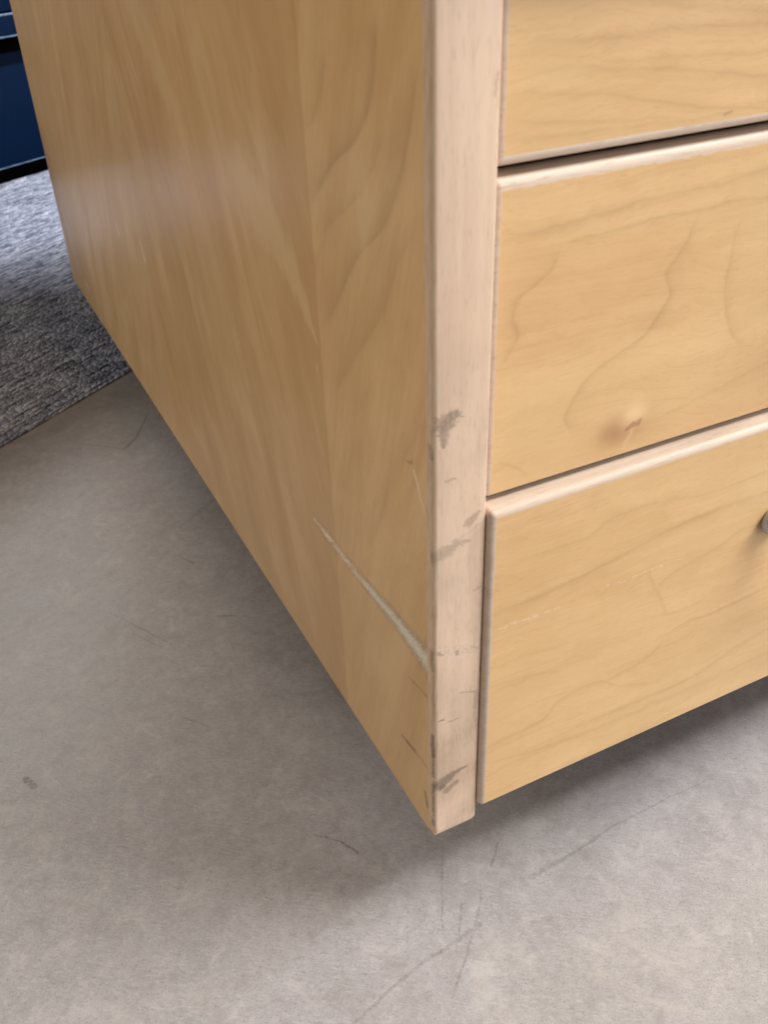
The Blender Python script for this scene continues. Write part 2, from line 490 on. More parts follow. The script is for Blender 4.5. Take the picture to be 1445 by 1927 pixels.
    worn = n.noise(n.v('MULTIPLY', p, (0.5, 0.5, 0.12)), 1.0, 4.0, 0.65)
    col = n.mix(n.m('MULTIPLY', n.m('MULTIPLY', side, n.rng(worn, 0.36, 0.66, 0.25, 1.0)), 0.50), col, (0.43, 0.275, 0.155))
    col = n.mix(n.m('MULTIPLY', d, 0.90), col, (0.150, 0.110, 0.080))
    col = n.mix(n.m('MULTIPLY', a, 0.90), col, (0.090, 0.060, 0.036))
    h = n.m('SUBTRACT', h, n.m('MULTIPLY', n.m('ADD', n.m('MULTIPLY', rub, rsp), a), 0.35))
    rg = n.m('ADD', rg, n.m('MULTIPLY', rub, 0.2))
    return col, h, rg


def drawer_middle_extra(n, col, x, z, xx, zz):
    k1 = n.blob(xx, zz, 70.0, 164.2, 6.6, 5.6)
    k2 = n.blob(xx, zz, 78.0, 165.2, 9.0, 6.5)
    k3 = n.blob(xx, zz, 77.6, 169.6, 6.0, 4.6)
    col = n.mix(n.m('MULTIPLY', k2, 0.55), col, (0.42, 0.225, 0.095))
    col = n.mix(n.m('MULTIPLY', k1, 0.82), col, (0.40, 0.200, 0.088))
    col = n.mix(n.m('MULTIPLY', k3, 0.95), col, (0.78, 0.54, 0.285))
    n.W = n.m('MULTIPLY', n.m('SUBTRACT', n.noise(n.comb(n.m('MULTIPLY', x, 0.6), n.m('MULTIPLY', z, 0.6)), 1.0, 3.0, 0.6), 0.5), 2.0)
    st = n.stroke(n.comb(xx, zz), [(75.0, 164.0), (77.4, 165.3), (79.6, 165.0), (80.6, 166.2)], [0.7, 1.2, 1.3, 0.6])
    lt = n.stroke(n.comb(xx, zz), [(77.4, 163.2), (75.4, 159.0), (74.6, 156.5)], [1.1, 1.4, 0.8])
    col = n.mix(n.m('MULTIPLY', lt, 0.5), col, (0.68, 0.46, 0.245))
    return n.mix(n.m('MULTIPLY', st, 0.62), col, (0.33, 0.145, 0.060))


def drawer_bottom_extra(n, col, x, z, xx, zz):
    j = n.noise(n.comb(x, z), 0.55, 3.0, 0.65)
    P = n.comb(x, n.m('ADD', z, n.m('MULTIPLY', n.m('SUBTRACT', j, 0.5), 3.4)))
    s = n.maxof([n.stroke(P, [(26.0, 99.8), (33.7, 100.1), (41.6, 99.4), (51.8, 99.6)], [0.7, 1.0, 0.7, 0.5]),
                 n.stroke(P, [(69.6, 100.3), (72.4, 101.3)], [0.7, 0.7]),
                 n.stroke(P, [(76.0, 100.3), (81.0, 100.5), (89.6, 101.2), (97.0, 101.0)], [0.4, 0.6, 0.6, 0.8])])
    b = n.rng(n.noise(n.comb(n.m('MULTIPLY', x, 0.5), n.m('MULTIPLY', z, 0.9)), 1.0, 3.0, 0.7), 0.45, 0.56)
    bl = n.blob(xx, zz, 66.0, 66.0, 22.0, 14.0)
    col = n.mix(n.m('MULTIPLY', bl, 0.28), col, (0.655, 0.445, 0.215))
    return n.mix(n.m('MULTIPLY', n.m('MULTIPLY', s, b), 0.45), col, (0.80, 0.64, 0.50))


def drawer_top_extra(n, col, x, z, xx, zz):
    d = n.stroke(n.comb(xx, zz), [(95.6, 259.4), (98.0, 260.0)], [0.7, 0.5])
    return n.mix(n.m('MULTIPLY', d, 0.5), col, LINE)


M_SIDE = mat_side()
M_TOP = mat_drawer("maple_veneer_top_drawer", 31.0, [
    ('z', [(21.7, 286.6), (51.7, 282.6), (75.8, 282.9), (106.4, 281.3), (160, 279)], 1.6, 2.6, 0.42),
    ('z', [(22.1, 278.4), (52.5, 275.7), (86.7, 271.7), (110.0, 268.0), (160, 263)], 1.2, 2.4, 0.42),
    ('z', [(22.4, 273.0), (57.5, 268.6), (70.6, 265.6), (112.3, 259.2), (150, 256)], 1.0, 1.6, 0.40),
    ('z', [(15, 261.8), (25.2, 261.5), (62.8, 260.5), (89.2, 259.9), (111.8, 261.2), (150, 263)], 0.9, 2.2, 0.30),
    ('z', [(55, 291.0), (66.5, 289.4), (87.8, 286.6), (105.7, 284.1), (150, 281)], 1.6, 2.4, 0.36),
    ('z', [(18, 282.4), (24.1, 281.8), (60.4, 277.0), (108.2, 274.6), (150, 273)], 1.4, 2.0, 0.28),
    ('z', [(22.7, 266.6), (54.3, 262.8), (80.1, 261.3)], 0.8, 1.2, 0.28)], drawer_top_extra)
M_MID = mat_drawer("maple_veneer_middle_drawer", 12.0, [
    ('z', [(15, 239.6), (22.2, 239.1), (32.2, 236.8), (45.8, 237.6), (63.4, 238.8), (74.3, 240.0), (97.5, 240.0), (116.9, 242.0), (150, 243)], 1.0, 2.6, 0.40),
    ('z', [(35, 231.6), (41.4, 232.0), (50.6, 232.1), (60.6, 232.6), (83.0, 233.7), (94.1, 233.3), (102.9, 233.9), (119.2, 233.4), (150, 234)], 0.8, 1.8, 0.46),
    ('x', [(44.9, 233.0), (42.3, 230.1), (39.9, 225.2), (35.3, 221.9), (28.6, 217.1), (27.8, 213.6), (29.8, 208.1), (28.6, 204.5), (23.9, 198.4)], 1.0, 3.2, 0.42),
    ('x', [(94.6, 235.3), (90.7, 230.8), (89.3, 225.4), (85.5, 220.4), (82.8, 215.1), (85.1, 209.4), (82.7, 204.5), (78.8, 198.5), (70.5, 194.1), (61.3, 190.4), (54.8, 185.9), (51.4, 180.3), (49.5, 175.6), (52.5, 169.0), (56, 165)], 3.2, 0.8, 0.48),
    ('x', [(115.3, 230.3), (108.3, 224.7), (107.9, 215.6), (107.9, 206.2), (111.2, 195.6), (117.5, 186.2), (127.1, 181.0)], 3.0, 0.9, 0.36),
    ('z', [(24.1, 166.5), (33.3, 161.4), (38.5, 154.3)], 0.7, 1.0, 0.30),
    ('z', [(84, 164), (110, 169), (150, 178)], 0.7, 1.4, 0.22)], drawer_middle_extra, chip=249.4)
M_BOT = mat_drawer("maple_veneer_bottom_drawer", 47.0, [
    ('z', [(15, 107.6), (24.0, 108.0), (47.1, 109.0), (68.3, 112.1), (87.3, 115.4), (111.0, 118.4), (146.3, 119.0), (180, 119)], 0.9, 2.6, 0.44),
    ('x', [(90.0, 102.3), (92.0, 98.3), (96.4, 89.5), (100.0, 82.9), (102.7, 76.6), (106, 72)], 0.9, 2.0, 0.34),
    ('z', [(98.7, 76.6), (110.6, 73.4), (117.9, 73.6), (125, 75)], 0.8, 1.2, 0.36),
    ('z', [(99.0, 62.0), (107.0, 63.9), (117.5, 65.0), (128.4, 64.9), (146.2, 65.5), (160.0, 67.9), (185, 72)], 0.7, 1.6, 0.46),
    ('z', [(18, 40.8), (23.9, 41.2), (38.0, 42.0), (47.7, 43.6), (56.7, 51.0), (67.4, 52.6), (85.0, 44.5), (99.3, 39.2), (108, 37)], 0.9, 2.4, 0.40),
    ('z', [(74, 50), (80.8, 50.9), (92.0, 52.6), (101.8, 57.2), (106.7, 64.9)], 0.8, 2.0, 0.34),
    ('z', [(52, 34), (60.4, 32.7), (69.9, 30.3), (84.6, 30.2), (117.5, 30.0), (150.5, 38.1), (167.3, 40.5), (190, 42)], 0.9, 2.2, 0.34),
    ('z', [(16, 73.5), (22.7, 72.9), (37.2, 71.3), (50.4, 68.4), (56, 66)], 0.8, 1.6, 0.24),
    ('z', [(15, 129), (24.8, 128.4), (39.6, 127.2), (55.9, 126.6), (72.9, 132.2), (89.3, 132.0), (119.0, 127.7), (143.6, 129.2), (170, 130)], 0.8, 2.2, 0.26),
    ('z', [(86, 84), (93.5, 88.6), (105.3, 96.2), (125.1, 99.9), (133.7, 103.8), (150.3, 104.1), (170, 105)], 0.8, 2.4, 0.32),
    ('z', [(15, 33), (23.2, 32.1), (53.9, 26.4), (96.0, 23.7), (171.0, 24.6), (200, 25)], 1.0, 2.0, 0.26)], drawer_bottom_extra, shift=(1.6, 1.008, -3.2))
M_LIPP = mat_lip("beech_lipping_panel", 'z', panel_marks)
M_LIPX = mat_lip("beech_lipping_drawer", 'x')
M_CARC = mat_drawer("maple_veneer_carcass", 77.0, [('z', [(0, 100), (200, 120), (430, 110)], 2, 4, 0.3)])


def mat_simple(name, col, rough, spec=0.5, metal=0.0, coat=0.0, noise=None):
    n = N(name)
    p = n.obj()
    a = n.noise(p, noise[0] if noise else 0.02, 3.0, 0.6)
    k = noise[1] if noise else 0.08
    c2 = tuple(q * (1 - k) for q in col)
    c = n.mix(n.rng(a, 0.35, 0.65), col, c2)
    r = n.m('ADD', rough, n.m('MULTIPLY', n.m('SUBTRACT', a, 0.5), 0.1))
    return n.finish(c, r, spec, metal, height=a, bump=0.03, dist=0.0005, coat=coat)


M_NICKEL = mat_simple("satin_nickel", (0.52, 0.55, 0.63), 0.26, 1.0, 0.45, noise=(0.6, 0.1))
M_BLACK = mat_simple("black_plastic", (0.012, 0.012, 0.013), 0.45)
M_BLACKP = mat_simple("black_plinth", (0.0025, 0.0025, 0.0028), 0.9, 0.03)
M_BLUE = mat_simple("blue_enamel", (0.0008, 0.0100, 0.038), 0.36, 0.12, noise=(0.012, 0.12))
M_BLUEEDGE = mat_simple("blue_edge_highlight", (0.20, 0.30, 0.46), 0.40, 0.5, noise=(0.06, 0.45))  # pale blue standing in for highlights along the cabinet edges
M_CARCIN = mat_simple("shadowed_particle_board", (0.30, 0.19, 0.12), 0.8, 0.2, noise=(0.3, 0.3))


def mat_floor():
    n = N("concrete_look_floor")
    p = n.obj()
    x, y, z = n.sep(p)[0:3]
    P2 = n.comb(x, y)
    a = n.noise(P2, 0.006, 4.0, 0.6, 0.4)
    b = n.noise(P2, 0.030, 5.0, 0.62, 0.5)
    c = n.noise(n.v('ADD', P2, (300, 90, 0)), 0.16, 4.0, 0.65, 0.6)
    # trowel-like fine directional scuffs
    rot = n.new('ShaderNodeMapping')
    rot.inputs['Rotation'].default_value = (0, 0, math.radians(38))
    n.put(rot.inputs['Vector'], P2)
    dsc = n.noise(n.v('MULTIPLY', rot.outputs[0], (0.22, 0.85, 1)), 1.0, 3.0, 0.65)
    e = n.noise(P2, 0.85, 4.0, 0.78)
    f = n.noise(P2, 1.6, 2.0, 0.7)
    col = n.mix(n.rng(b, 0.30, 0.70), (0.281, 0.261, 0.262), (0.325, 0.303, 0.304))
    col = n.mix(n.m('MULTIPLY', n.rng(a, 0.35, 0.65), 0.50), col, (0.295, 0.274, 0.261))
    col = n.mix(n.m('MULTIPLY', n.rng(c, 0.50, 0.75), 0.42), col, (0.364, 0.344, 0.357))
    col = n.mix(n.m('MULTIPLY', n.rng(c, 0.46, 0.28), 0.32), col, (0.207, 0.189, 0.185))
    col = n.mix(n.m('MULTIPLY', n.rng(dsc, 0.52, 0.70), 0.50), col, (0.394, 0.373, 0.381))
    col = n.mix(n.m('MULTIPLY', n.rng(dsc, 0.46, 0.28), 0.50), col, (0.197, 0.179, 0.175))
    col = n.mix(n.m('MULTIPLY', n.rng(e, 0.55, 0.68), 0.78), col, (0.150, 0.134, 0.126))
    col = n.mix(n.m('MULTIPLY', n.rng(e, 0.45, 0.30), 0.62), col, (0.379, 0.360, 0.365))
    col = n.mix(n.m('MULTIPLY', n.rng(f, 0.58, 0.68), 0.75), col, (0.120, 0.106, 0.097))
    # cloudy mottling of the print
    cl1 = n.noise(n.v('ADD', P2, (70, 33, 0)), 0.021, 7.0, 0.72, 0.9)
    cl2 = n.noise(n.v('ADD', P2, (10, 210, 0)), 0.065, 7.0, 0.76, 0.5)
    col = n.mix(n.m('MULTIPLY', n.rng(cl1, 0.52, 0.70), 0.50), col, (0.389, 0.357, 0.328))
    col = n.mix(n.m('MULTIPLY', n.rng(cl1, 0.48, 0.30), 0.42), col, (0.229, 0.204, 0.179))
    col = n.mix(n.m('MULTIPLY', n.rng(cl2, 0.52, 0.66), 0.48), col, (0.408, 0.377, 0.355))
    col = n.mix(n.m('MULTIPLY', n.rng(cl2, 0.48, 0.34), 0.44), col, (0.211, 0.191, 0.173))
    cl3 = n.noise(n.v('ADD', P2, (400, 20, 0)), 0.20, 6.0, 0.76, 0.2)
    col = n.mix(n.m('MULTIPLY', n.rng(cl3, 0.53, 0.67), 0.28), col, (0.420, 0.390, 0.374))
    col = n.mix(n.m('MULTIPLY', n.rng(cl3, 0.47, 0.33), 0.28), col, (0.188, 0.170, 0.155))
    # scuffs and scores with shapes of their own
    j = n.noise(P2, 0.12, 3.0, 0.6, color=True)
    js = n.v('MULTIPLY', n.v('SUBTRACT', j, (0.5, 0.5, 0.5)), (2.5, 2.5, 0))
    W = n.v('ADD', P2, js)
    S = n.stroke
    fine = n.rng(n.noise(P2, 0.45, 4.0, 0.7), 0.38, 0.58, 0.28, 1.0)
    d = n.maxof([S(W, [(-22.8, 461.6), (-10.5, 475.0), (8.4, 510.6)], [1.7, 1.8, 0.8], 0.75),
                 S(W, [(-52, 489), (-36, 475), (-22.8, 461.6)], [0.5, 0.9, 1.0], 0.6),
                 S(W, [(-30.4, 60.1), (-21.3, 51.3), (-17.0, 42.2)], [0.55, 0.45, 0.9], 0.75),
                 S(W, [(19.4, 27.5), (9.7, 11.0), (-1.0, -8.9)], [0.5, 0.5, 0.5], 0.45),
                 S(W, [(24, 2), (19.7, -5.9), (3.5, -21.9), (-12.3, -36.1)], [0.5, 0.7, 0.8, 0.4], 0.45),
                 S(W, [(14, -14), (1.9, -15.9), (-15.7, -17.8), (-29.9, -20.6), (-51.9, -27.4)], [1.4, 1.2, 1.0, 1.0, 0.6], 0.42),
                 S(W, [(46.1, -5.3), (66, -4.4), (94.5, -0.7), (124, 0), (154, -1.2)], [1.6, 1.0, 0.7, 0.6, 0.4], 0.40),
                 S(W, [(-145.8, 158.4), (-143.2, 151.7)], [2.0, 2.6], 1.0),
                 S(W, [(-79.3, 268.1), (-64.6, 241.7), (-52.7, 220.3)], [0.5, 0.8, 0.6], 0.55),
                 S(W, [(-71.1, 241.4), (-58.7, 221.5)], [0.8, 0.5], 0.55),
                 S(W, [(-22.9, 299.7), (-18.3, 290.6)], [0.8, 1.2], 0.6),
                 S(W, [(-63.7, 161.3), (-54.0, 149.7)], [0.7, 0.8], 0.5),
                 S(W, [(-21.8, 232.0), (-12.2, 228.4)], [0.9, 1.1], 0.5),
                 S(W, [(33.4, 7.5), (42.2, 17.0)], [0.8, 0.5], 0.5),
                 S(W, [(12.6, -2.2), (-0.8, -19.7)], [0.7, 0.4], 0.4),
                 S(W, [(-132.5, 189.8), (-135.2, 170.7)], [0.5, 0.3], 0.3),
                 S(W, [(-8, 340), (40, 372)], [2.5, 3.0], 0.3),
                 S(W, [(-105, 215), (-75, 190)], [0.5, 0.3], 0.25)])
    lt = n.maxof([S(W, [(-81.7, 319.2), (-65.6, 328.7)], [0.9, 0.7], 0.7),
                  S(W, [(-96.1, 373.0), (-90.4, 364.8)], [0.9, 0.8], 0.6),
                  S(W, [(-40, 330), (-34, 322)], [0.9, 0.7], 0.6),
                  S(W, [(-100, 290), (-82, 296)], [0.7, 0.5], 0.35)])
    col = n.mix(n.m('MULTIPLY', n.m('MULTIPLY', d, fine), 0.80), col, (0.077, 0.067, 0.059))
    col = n.mix(n.m('MULTIPLY', n.m('MULTIPLY', lt, fine), 0.5), col, (0.423, 0.396, 0.396))
    rg = n.m('ADD', 0.27, n.m('MULTIPLY', b, 0.14))
    h = n.m('ADD', n.m('MULTIPLY', e, 0.5), n.m('MULTIPLY', dsc, 0.4))
    return n.finish(col, rg, 0.45, height=h, bump=0.24, dist=0.0006)


def mat_pile():
    n = N("grey_loop_pile")
    p = n.obj()
    x, y, z = n.sep(p)[0:3]
    g = n.new('ShaderNodeNewGeometry')
    r = g.outputs['Random Per Island']
    row = n.noise(n.comb(n.m('MULTIPLY', x, 0.026), n.m('MULTIPLY', y, 0.30)), 1.0, 3.0, 0.65)
    big = n.noise(n.comb(n.m('MULTIPLY', x, 0.006), n.m('MULTIPLY', y, 0.012)), 1.0, 2.0)
    t = n.m('ADD', n.m('MULTIPLY', r, 0.34), n.m('MULTIPLY', n.m('SUBTRACT', row, 0.30), 1.75))
    t = n.m('ADD', t, n.m('MULTIPLY', n.m('SUBTRACT', big, 0.5), 0.25))
    cr = n.new('ShaderNodeValToRGB')
    n.put(cr.inputs[0], t)
    els = cr.color_ramp.elements
    els[0].position = 0.05
    els[0].color = (0.030, 0.034, 0.050, 1)
    els[1].position = 0.95
    els[1].color = (0.80, 0.83, 0.93, 1)
    for pos, c in ((0.30, (0.180, 0.203, 0.290)), (0.55, (0.40, 0.45, 0.60)), (0.78, (0.62, 0.66, 0.80))):
        q = els.new(pos)
        q.color = (*c, 1)
    fib = n.noise(n.v('MULTIPLY', p, (0.5, 2.0, 2.0)), 1.0, 2.0, 0.7)
    col = n.mix(n.m('MULTIPLY', n.rng(fib, 0.5, 0.8), 0.35), cr.outputs[0], (0.03, 0.03, 0.04))
    return n.finish(col, 0.8, 0.25, height=fib, bump=0.5, dist=0.0006)


M_FLOOR = mat_floor()
M_PILE = mat_pile()
M_BACKING = mat_simple("carpet_backing", (0.060, 0.062, 0.072), 0.9, 0.1, noise=(0.4, 0.4))


# ------------------------------------------------------------------ mesh helpers (mm in, m out)
def link(name, me, mat, parent=None, loc=None):
    o = bpy.data.objects.new(name, me)
    C.objects.link(o)
    if mat is not None:
        me.materials.append(mat)
    if parent is not None:
        o.parent = parent
    if loc is not None:
        o.location = loc
    return o


def bm_obj(name, bm, mat, parent=None, loc=None, smooth=True):
    bmesh.ops.recalc_face_normals(bm, faces=bm.faces)
    for v in bm.verts:
        v.co *= MM
    me = bpy.data.meshes.new(name)
    bm.to_mesh(me)
    bm.free()
    if smooth:
        for f in me.polygons:
            f.use_smooth = True
        try:
            me.set_sharp_from_angle(angle=math.radians(38))
        except Exception:
            pass
    return link(name, me, mat, parent, loc)


def box(bm, x0, x1, y0, y1, z0, z1):
    vs = [bm.verts.new((x, y, z)) for x in (x0, x1) for y in (y0, y1) for z in (z0, z1)]
    F = [(0, 1, 3, 2), (4, 6, 7, 5), (0, 4, 5, 1), (2, 3, 7, 6), (0, 2, 6, 4), (1, 5, 7, 3)]
    for f in F:
        bm.faces.new([vs[i] for i in f])
    return vs


def bevel_where(bm, test, r, seg=3):
    es = [e for e in bm.edges if test((e.verts[0].co + e.verts[1].co) / 2, (e.verts[1].co - e.verts[0].co).normalized())]
    if es:
        bmesh.ops.bevel(bm, geom=es, offset=r, offset_type='OFFSET', segments=seg, profile=0.5, affect='EDGES')


def tag(o, label=None, cat=None, group=None, kind=None):
    if label:
        o["label"] = label
    if cat:
        o["category"] = cat
    if group:
        o["group"] = group
    if kind:
        o["kind"] = kind
    return o


def empty(name, loc, rz=0.0):
    o = bpy.data.objects.new(name, None)
    C.objects.link(o)
    o.location = loc
    o.rotation_euler = (0, 0, rz)
    return o


# ------------------------------------------------------------------ floor
bm = bmesh.new()
bmesh.ops.create_grid(bm, x_segments=1, y_segments=1, size=4000)
fl = bm_obj("floor", bm, M_FLOOR, smooth=False)
fl["kind"] = 'structure'

# ------------------------------------------------------------------ drawer pedestal
W_, D_, H_ = 430.0, 726.3, 304.0
T = 19.0
BX, BY = 0.215, 0.363
ped = empty("drawer_pedestal", (BX, BY, FLOOR))
tag(ped, "maple veneered drawer pedestal with scuffed beech edges and a pale gouge across its side panel", "drawer cabinet")
OFF = (-BX, -BY, LIFT)             # children meshes are modelled from the front left bottom corner


def part(name, bm, mat, parent=ped, loc=OFF, smooth=True):
    return bm_obj(name, bm, mat, parent, loc, smooth)


LIP = 4.4


def side_panel(x0, label, outer):
    bm = bmesh.new()
    box(bm, x0, x0 + T, LIP, D_, 0, H_)
    bevel_where(bm, lambda c, d: c.z < 1 and abs(d.y) > .9 and c.x > x0 + 1, 5.2, 4)
    bevel_where(bm, lambda c, d: (c.z < 1 and abs(d.y) > .9 and c.x < x0 + 1) or (c.y > D_ - 1 and abs(d.z) > .9) or (c.y > D_ - 1 and c.z < 1), 0.9, 2)
    if outer:
        # the lower back corner is knocked blunt
        for v in bm.verts:
            if v.co.y > D_ - 3 and v.co.z < 3:
                v.co.y -= 2.5
                v.co.z += 1.5
    o = part("side_panel", bm, M_SIDE)
    if label:
        o["label"] = label
    bm = bmesh.new()
    left, right = (1.7, 0.8) if outer else (0.8, 1.7)
    sec = [(x0, LIP)]
    for i in range(6):
        a = math.radians(90 * i / 5)
        sec.append((x0 + left - left * math.cos(a), left - left * math.sin(a)))
    for i in range(5):
        a = math.radians(90 * i / 4)
        sec.append((x0 + T - right + right * math.sin(a), right - right * math.cos(a)))
    sec.append((x0 + T, LIP))
    levels = []
    for i in range(6):                              # rounded foot
        a = math.radians(90 * i / 5)
        levels.append((1 - math.sin(a), 1 - math.cos(a)))   # inset, height
    rnd = random.Random(8)
    zs = [(q, 4.6 * w) for q, w in levels] + [(0.0, z) for z in np.arange(8.0, H_, 6.0)] + [(0.0, H_)]
    rows_ = []
    for q, z in zs:
        row = []
        for k, (a, b) in enumerate(sec):
            xx = min(max(a, x0 + 1.3 * q), x0 + T - 6.0 * q)
            yy = b if b >= LIP else max(b, 1.8 * q)
            if outer and 3 <= k <= 7 and 1 < z < 240:   # knocks along the arris
                d = rnd.random() ** 3 * (0.55 if z < 120 else 0.25)
                xx += d * 0.5
                yy += d * 0.5
            row.append(bm.verts.new((xx, yy, z)))
        rows_.append(row)
    for ra, rb in zip(rows_[:-1], rows_[1:]):
        for k in range(len(sec)):
            k2 = (k + 1) % len(sec)
            bm.faces.new((ra[k], ra[k2], rb[k2], rb[k]))
    bm.faces.new(rows_[0])
    bm.faces.new(rows_[-1])
    e = part("edge_band", bm, M_LIPP, o, (0, 0, 0))
    return o


sp = side_panel(0.0, "left side panel with a long pale gouge and book-matched veneer", True)
side_panel(W_ - T, None, False)
bm = bmesh.new()
box(bm, T + .1, W_ - T - .1, 30, D_ - 12, 12, 28)
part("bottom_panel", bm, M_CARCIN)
bm = bmesh.new()
box(bm, T + .1, W_ - T - .1, D_ - 12, D_ - 4, 12, H_)
part("back_panel", bm, M_CARC)
bm = bmesh.new()
box(bm, -4, W_ + 4, -4, D_ + 2, H_ + .2, H_ + 22)
bevel_where(bm, lambda c, d: c.y < 0 or c.x < 0 or c.x > W_, 2.0, 3)
part("top_panel", bm, M_CARC)
for zc in (152.4, 254.0):
    bm = bmesh.new()
    box(bm, T + .1, W_ - T - .1, 60, D_ - 20, zc - 4, zc + 4)
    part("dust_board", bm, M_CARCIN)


def ring_pts(x0, x1, z0, z1, y, lL, lR, lB, lT, rc, k=3):
    X0, X1, Z0, Z1 = x0 + lL, x1 - lR, z0 + lB, z1 - lT
    out = []
    for cx, cz, a0 in ((X0 + rc, Z0 + rc, 180), (X1 - rc, Z0 + rc, 270), (X1 - rc, Z1 - rc, 0), (X0 + rc, Z1 - rc, 90)):
        for i in range(k + 1):
            a = math.radians(a0 + 90 * i / k)
            out.append((cx + rc * math.cos(a), y, cz + rc * math.sin(a)))
    return out


def drawer_front(z0, z1, yf, mat, label, lips, gap=1.0):
    """veneered front with solid rounded lipping on all four edges. lips = left, right, bottom, top"""
    x0, x1 = T + gap, W_ - T - 1.0
    yb = yf + 9.0
    lL, lR, lB, lT = lips
    bm = bmesh.new()
    box(bm, x0 + lL, x1 - lR, yf, yb, z0 + lB, z1 - lT)
    o = part("drawer_front", bm, mat, smooth=False)
    o["label"] = label
    bm = bmesh.new()
    r = 2.3
    prof = [(None, yf)]                            # inner border on the face
    for i in range(7):
        a = math.radians(90 * i / 6)
        prof.append((r - r * math.sin(a), yf + r - r * math.cos(a)))
    prof.append((0.0, yb))
    prof.append((None, yb))
    rings = []
    for dd, y in prof:
        if dd is None:
            pts = ring_pts(x0, x1, z0, z1, y, lL, lR, lB, lT, 0.02)
        else:
            q = [min(dd, l * dd / r if l < r else dd) for l in (lL, lR, lB, lT)]
            pts = ring_pts(x0, x1, z0, z1, y, *q, max(0.05, 1.6 - dd * 0.6))
        rings.append([bm.verts.new(p) for p in pts])
    for a, b in zip(rings[:-1], rings[1:]):
        m = len(a)
        for i in range(m):
            bm.faces.new((a[i], a[(i + 1) % m], b[(i + 1) % m], b[i]))
    part("edge_band", bm, M_LIPX, o, (0, 0, 0))
    # the drawer box behind the front
    bm = bmesh.new()
    zt = z1 - 18
    box(bm, x0 + 12, x1 - 12, yb + .1, D_ - 60, z0 + 24, z0 + 30)
    box(bm, x0 + 12, x0 + 24, yb + .1, D_ - 60, z0 + 30.1, zt)
    box(bm, x1 - 24, x1 - 12, yb + .1, D_ - 60, z0 + 30.1, zt)
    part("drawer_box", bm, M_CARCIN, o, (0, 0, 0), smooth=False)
    return o


d1 = drawer_front(10.4, 152.1, -2.2, M_BOT, "bottom drawer standing slightly proud, with fine pale scratches", (2.3, 2.3, 1.1, 2.6), 0.3)
d2 = drawer_front(154.1, 252.6, 3.5, M_MID, "middle drawer with a knot near its lower edge", (2.3, 2.3, 1.1, 3.0), 1.3)
d3 = drawer_front(255.4, 302.5, 3.2, M_TOP, "upper drawer with straight horizontal grain", (2.3, 2.3, 2.7, 3.0), 1.3)


def bow_handle(parent, zc, yf):
    bm = bmesh.new()
    x0, x1 = 149.0, 277.0
    nseg, ns = 36, 14
    rings = []
    for i in range(nseg + 1):
        s = i / nseg
        x = x0 + (x1 - x0) * s
        u = abs(2 * s - 1)
        out = 25.0 * (1 - u ** 3.2) + 1.5          # stand-off
        c = Vector((x, yf - out, zc))
        ds = 1e-3
        s2 = min(1, s + ds)
        s1 = max(0, s - ds)
        f = lambda q: Vector((x0 + (x1 - x0) * q, yf - (25.0 * (1 - abs(2 * q - 1) ** 3.2) + 1.5), zc))
        t = (f(s2) - f(s1)).normalized()
        nrm = Vector((t.y, -t.x, 0))
        rz, rn = 4.6 - 0.8 * (1 - u), 3.6 - 0.9 * (1 - u)
        k = min(1.0, 0.55 + 6 * min(s, 1 - s))
        rings.append([bm.verts.new(c + nrm * (rn * k * math.cos(2 * math.pi * j / ns)) + Vector((0, 0, rz * k * math.sin(2 * math.pi * j / ns)))) for j in range(ns)])
    for a, b in zip(rings[:-1], rings[1:]):
        for j in range(ns):
            bm.faces.new((a[j], a[(j + 1) % ns], b[(j + 1) % ns], b[j]))
    bm.faces.new(rings[0])
    bm.faces.new(rings[-1][::-1])
    for xx in (x0, x1):                             # feet let into the front
        lo = []
        for rr, yy in ((5.7, yf - .05), (6.1, yf - 1.4), (5.5, yf - 3.4), (4.2, yf - 5.0)):
            lo.append([bm.verts.new((xx + rr * math.cos(2 * math.pi * j / ns), yy, zc + rr * math.sin(2 * math.pi * j / ns))) for j in range(ns)])
        for a, b in zip(lo[:-1], lo[1:]):
            for j in range(ns):
                bm.faces.new((a[j], a[(j + 1) % ns], b[(j + 1) % ns], b[j]))
        bm.faces.new(lo[-1])
    return part("handle", bm, M_NICKEL, parent, (0, 0, 0))


hd = bow_handle(d1, 106.5, -2.2)
for par, dz, dy in ((d2, 217.0 - 106.5, 5.7), (d3, 279.0 - 106.5, 5.4)):
    c = hd.copy()
    C.objects.link(c)
    c.parent = par
    c.location = (0, dy * MM, dz * MM)

# castors, tucked well under the carcass
cast0 = None
for cx, cy in ((75, 110), (W_ - 75, 110), (75, D_ - 70), (W_ - 75, D_ - 70)):
    bm = bmesh.new()
    ns = 20
    for sx in (-7, 7):
        a = [bm.verts.new((cx + sx - 4, cy + 19 * math.cos(2 * math.pi * j / ns), -30.8 + 19 * math.sin(2 * math.pi * j / ns))) for j in range(ns)]
        b = [bm.verts.new((cx + sx + 4, cy + 19 * math.cos(2 * math.pi * j / ns), -30.8 + 19 * math.sin(2 * math.pi * j / ns))) for j in range(ns)]
        for j in range(ns):
            bm.faces.new((a[j], a[(j + 1) % ns], b[(j + 1) % ns], b[j]))
        bm.faces.new(a)
        bm.faces.new(b)
    box(bm, cx - 2.5, cx + 2.5, cy - 12, cy + 12, -32, -8)
    box(bm, cx - 18, cx + 18, cy - 18, cy + 18, -7.9, 11.9)
    part("castor", bm, M_BLACK)

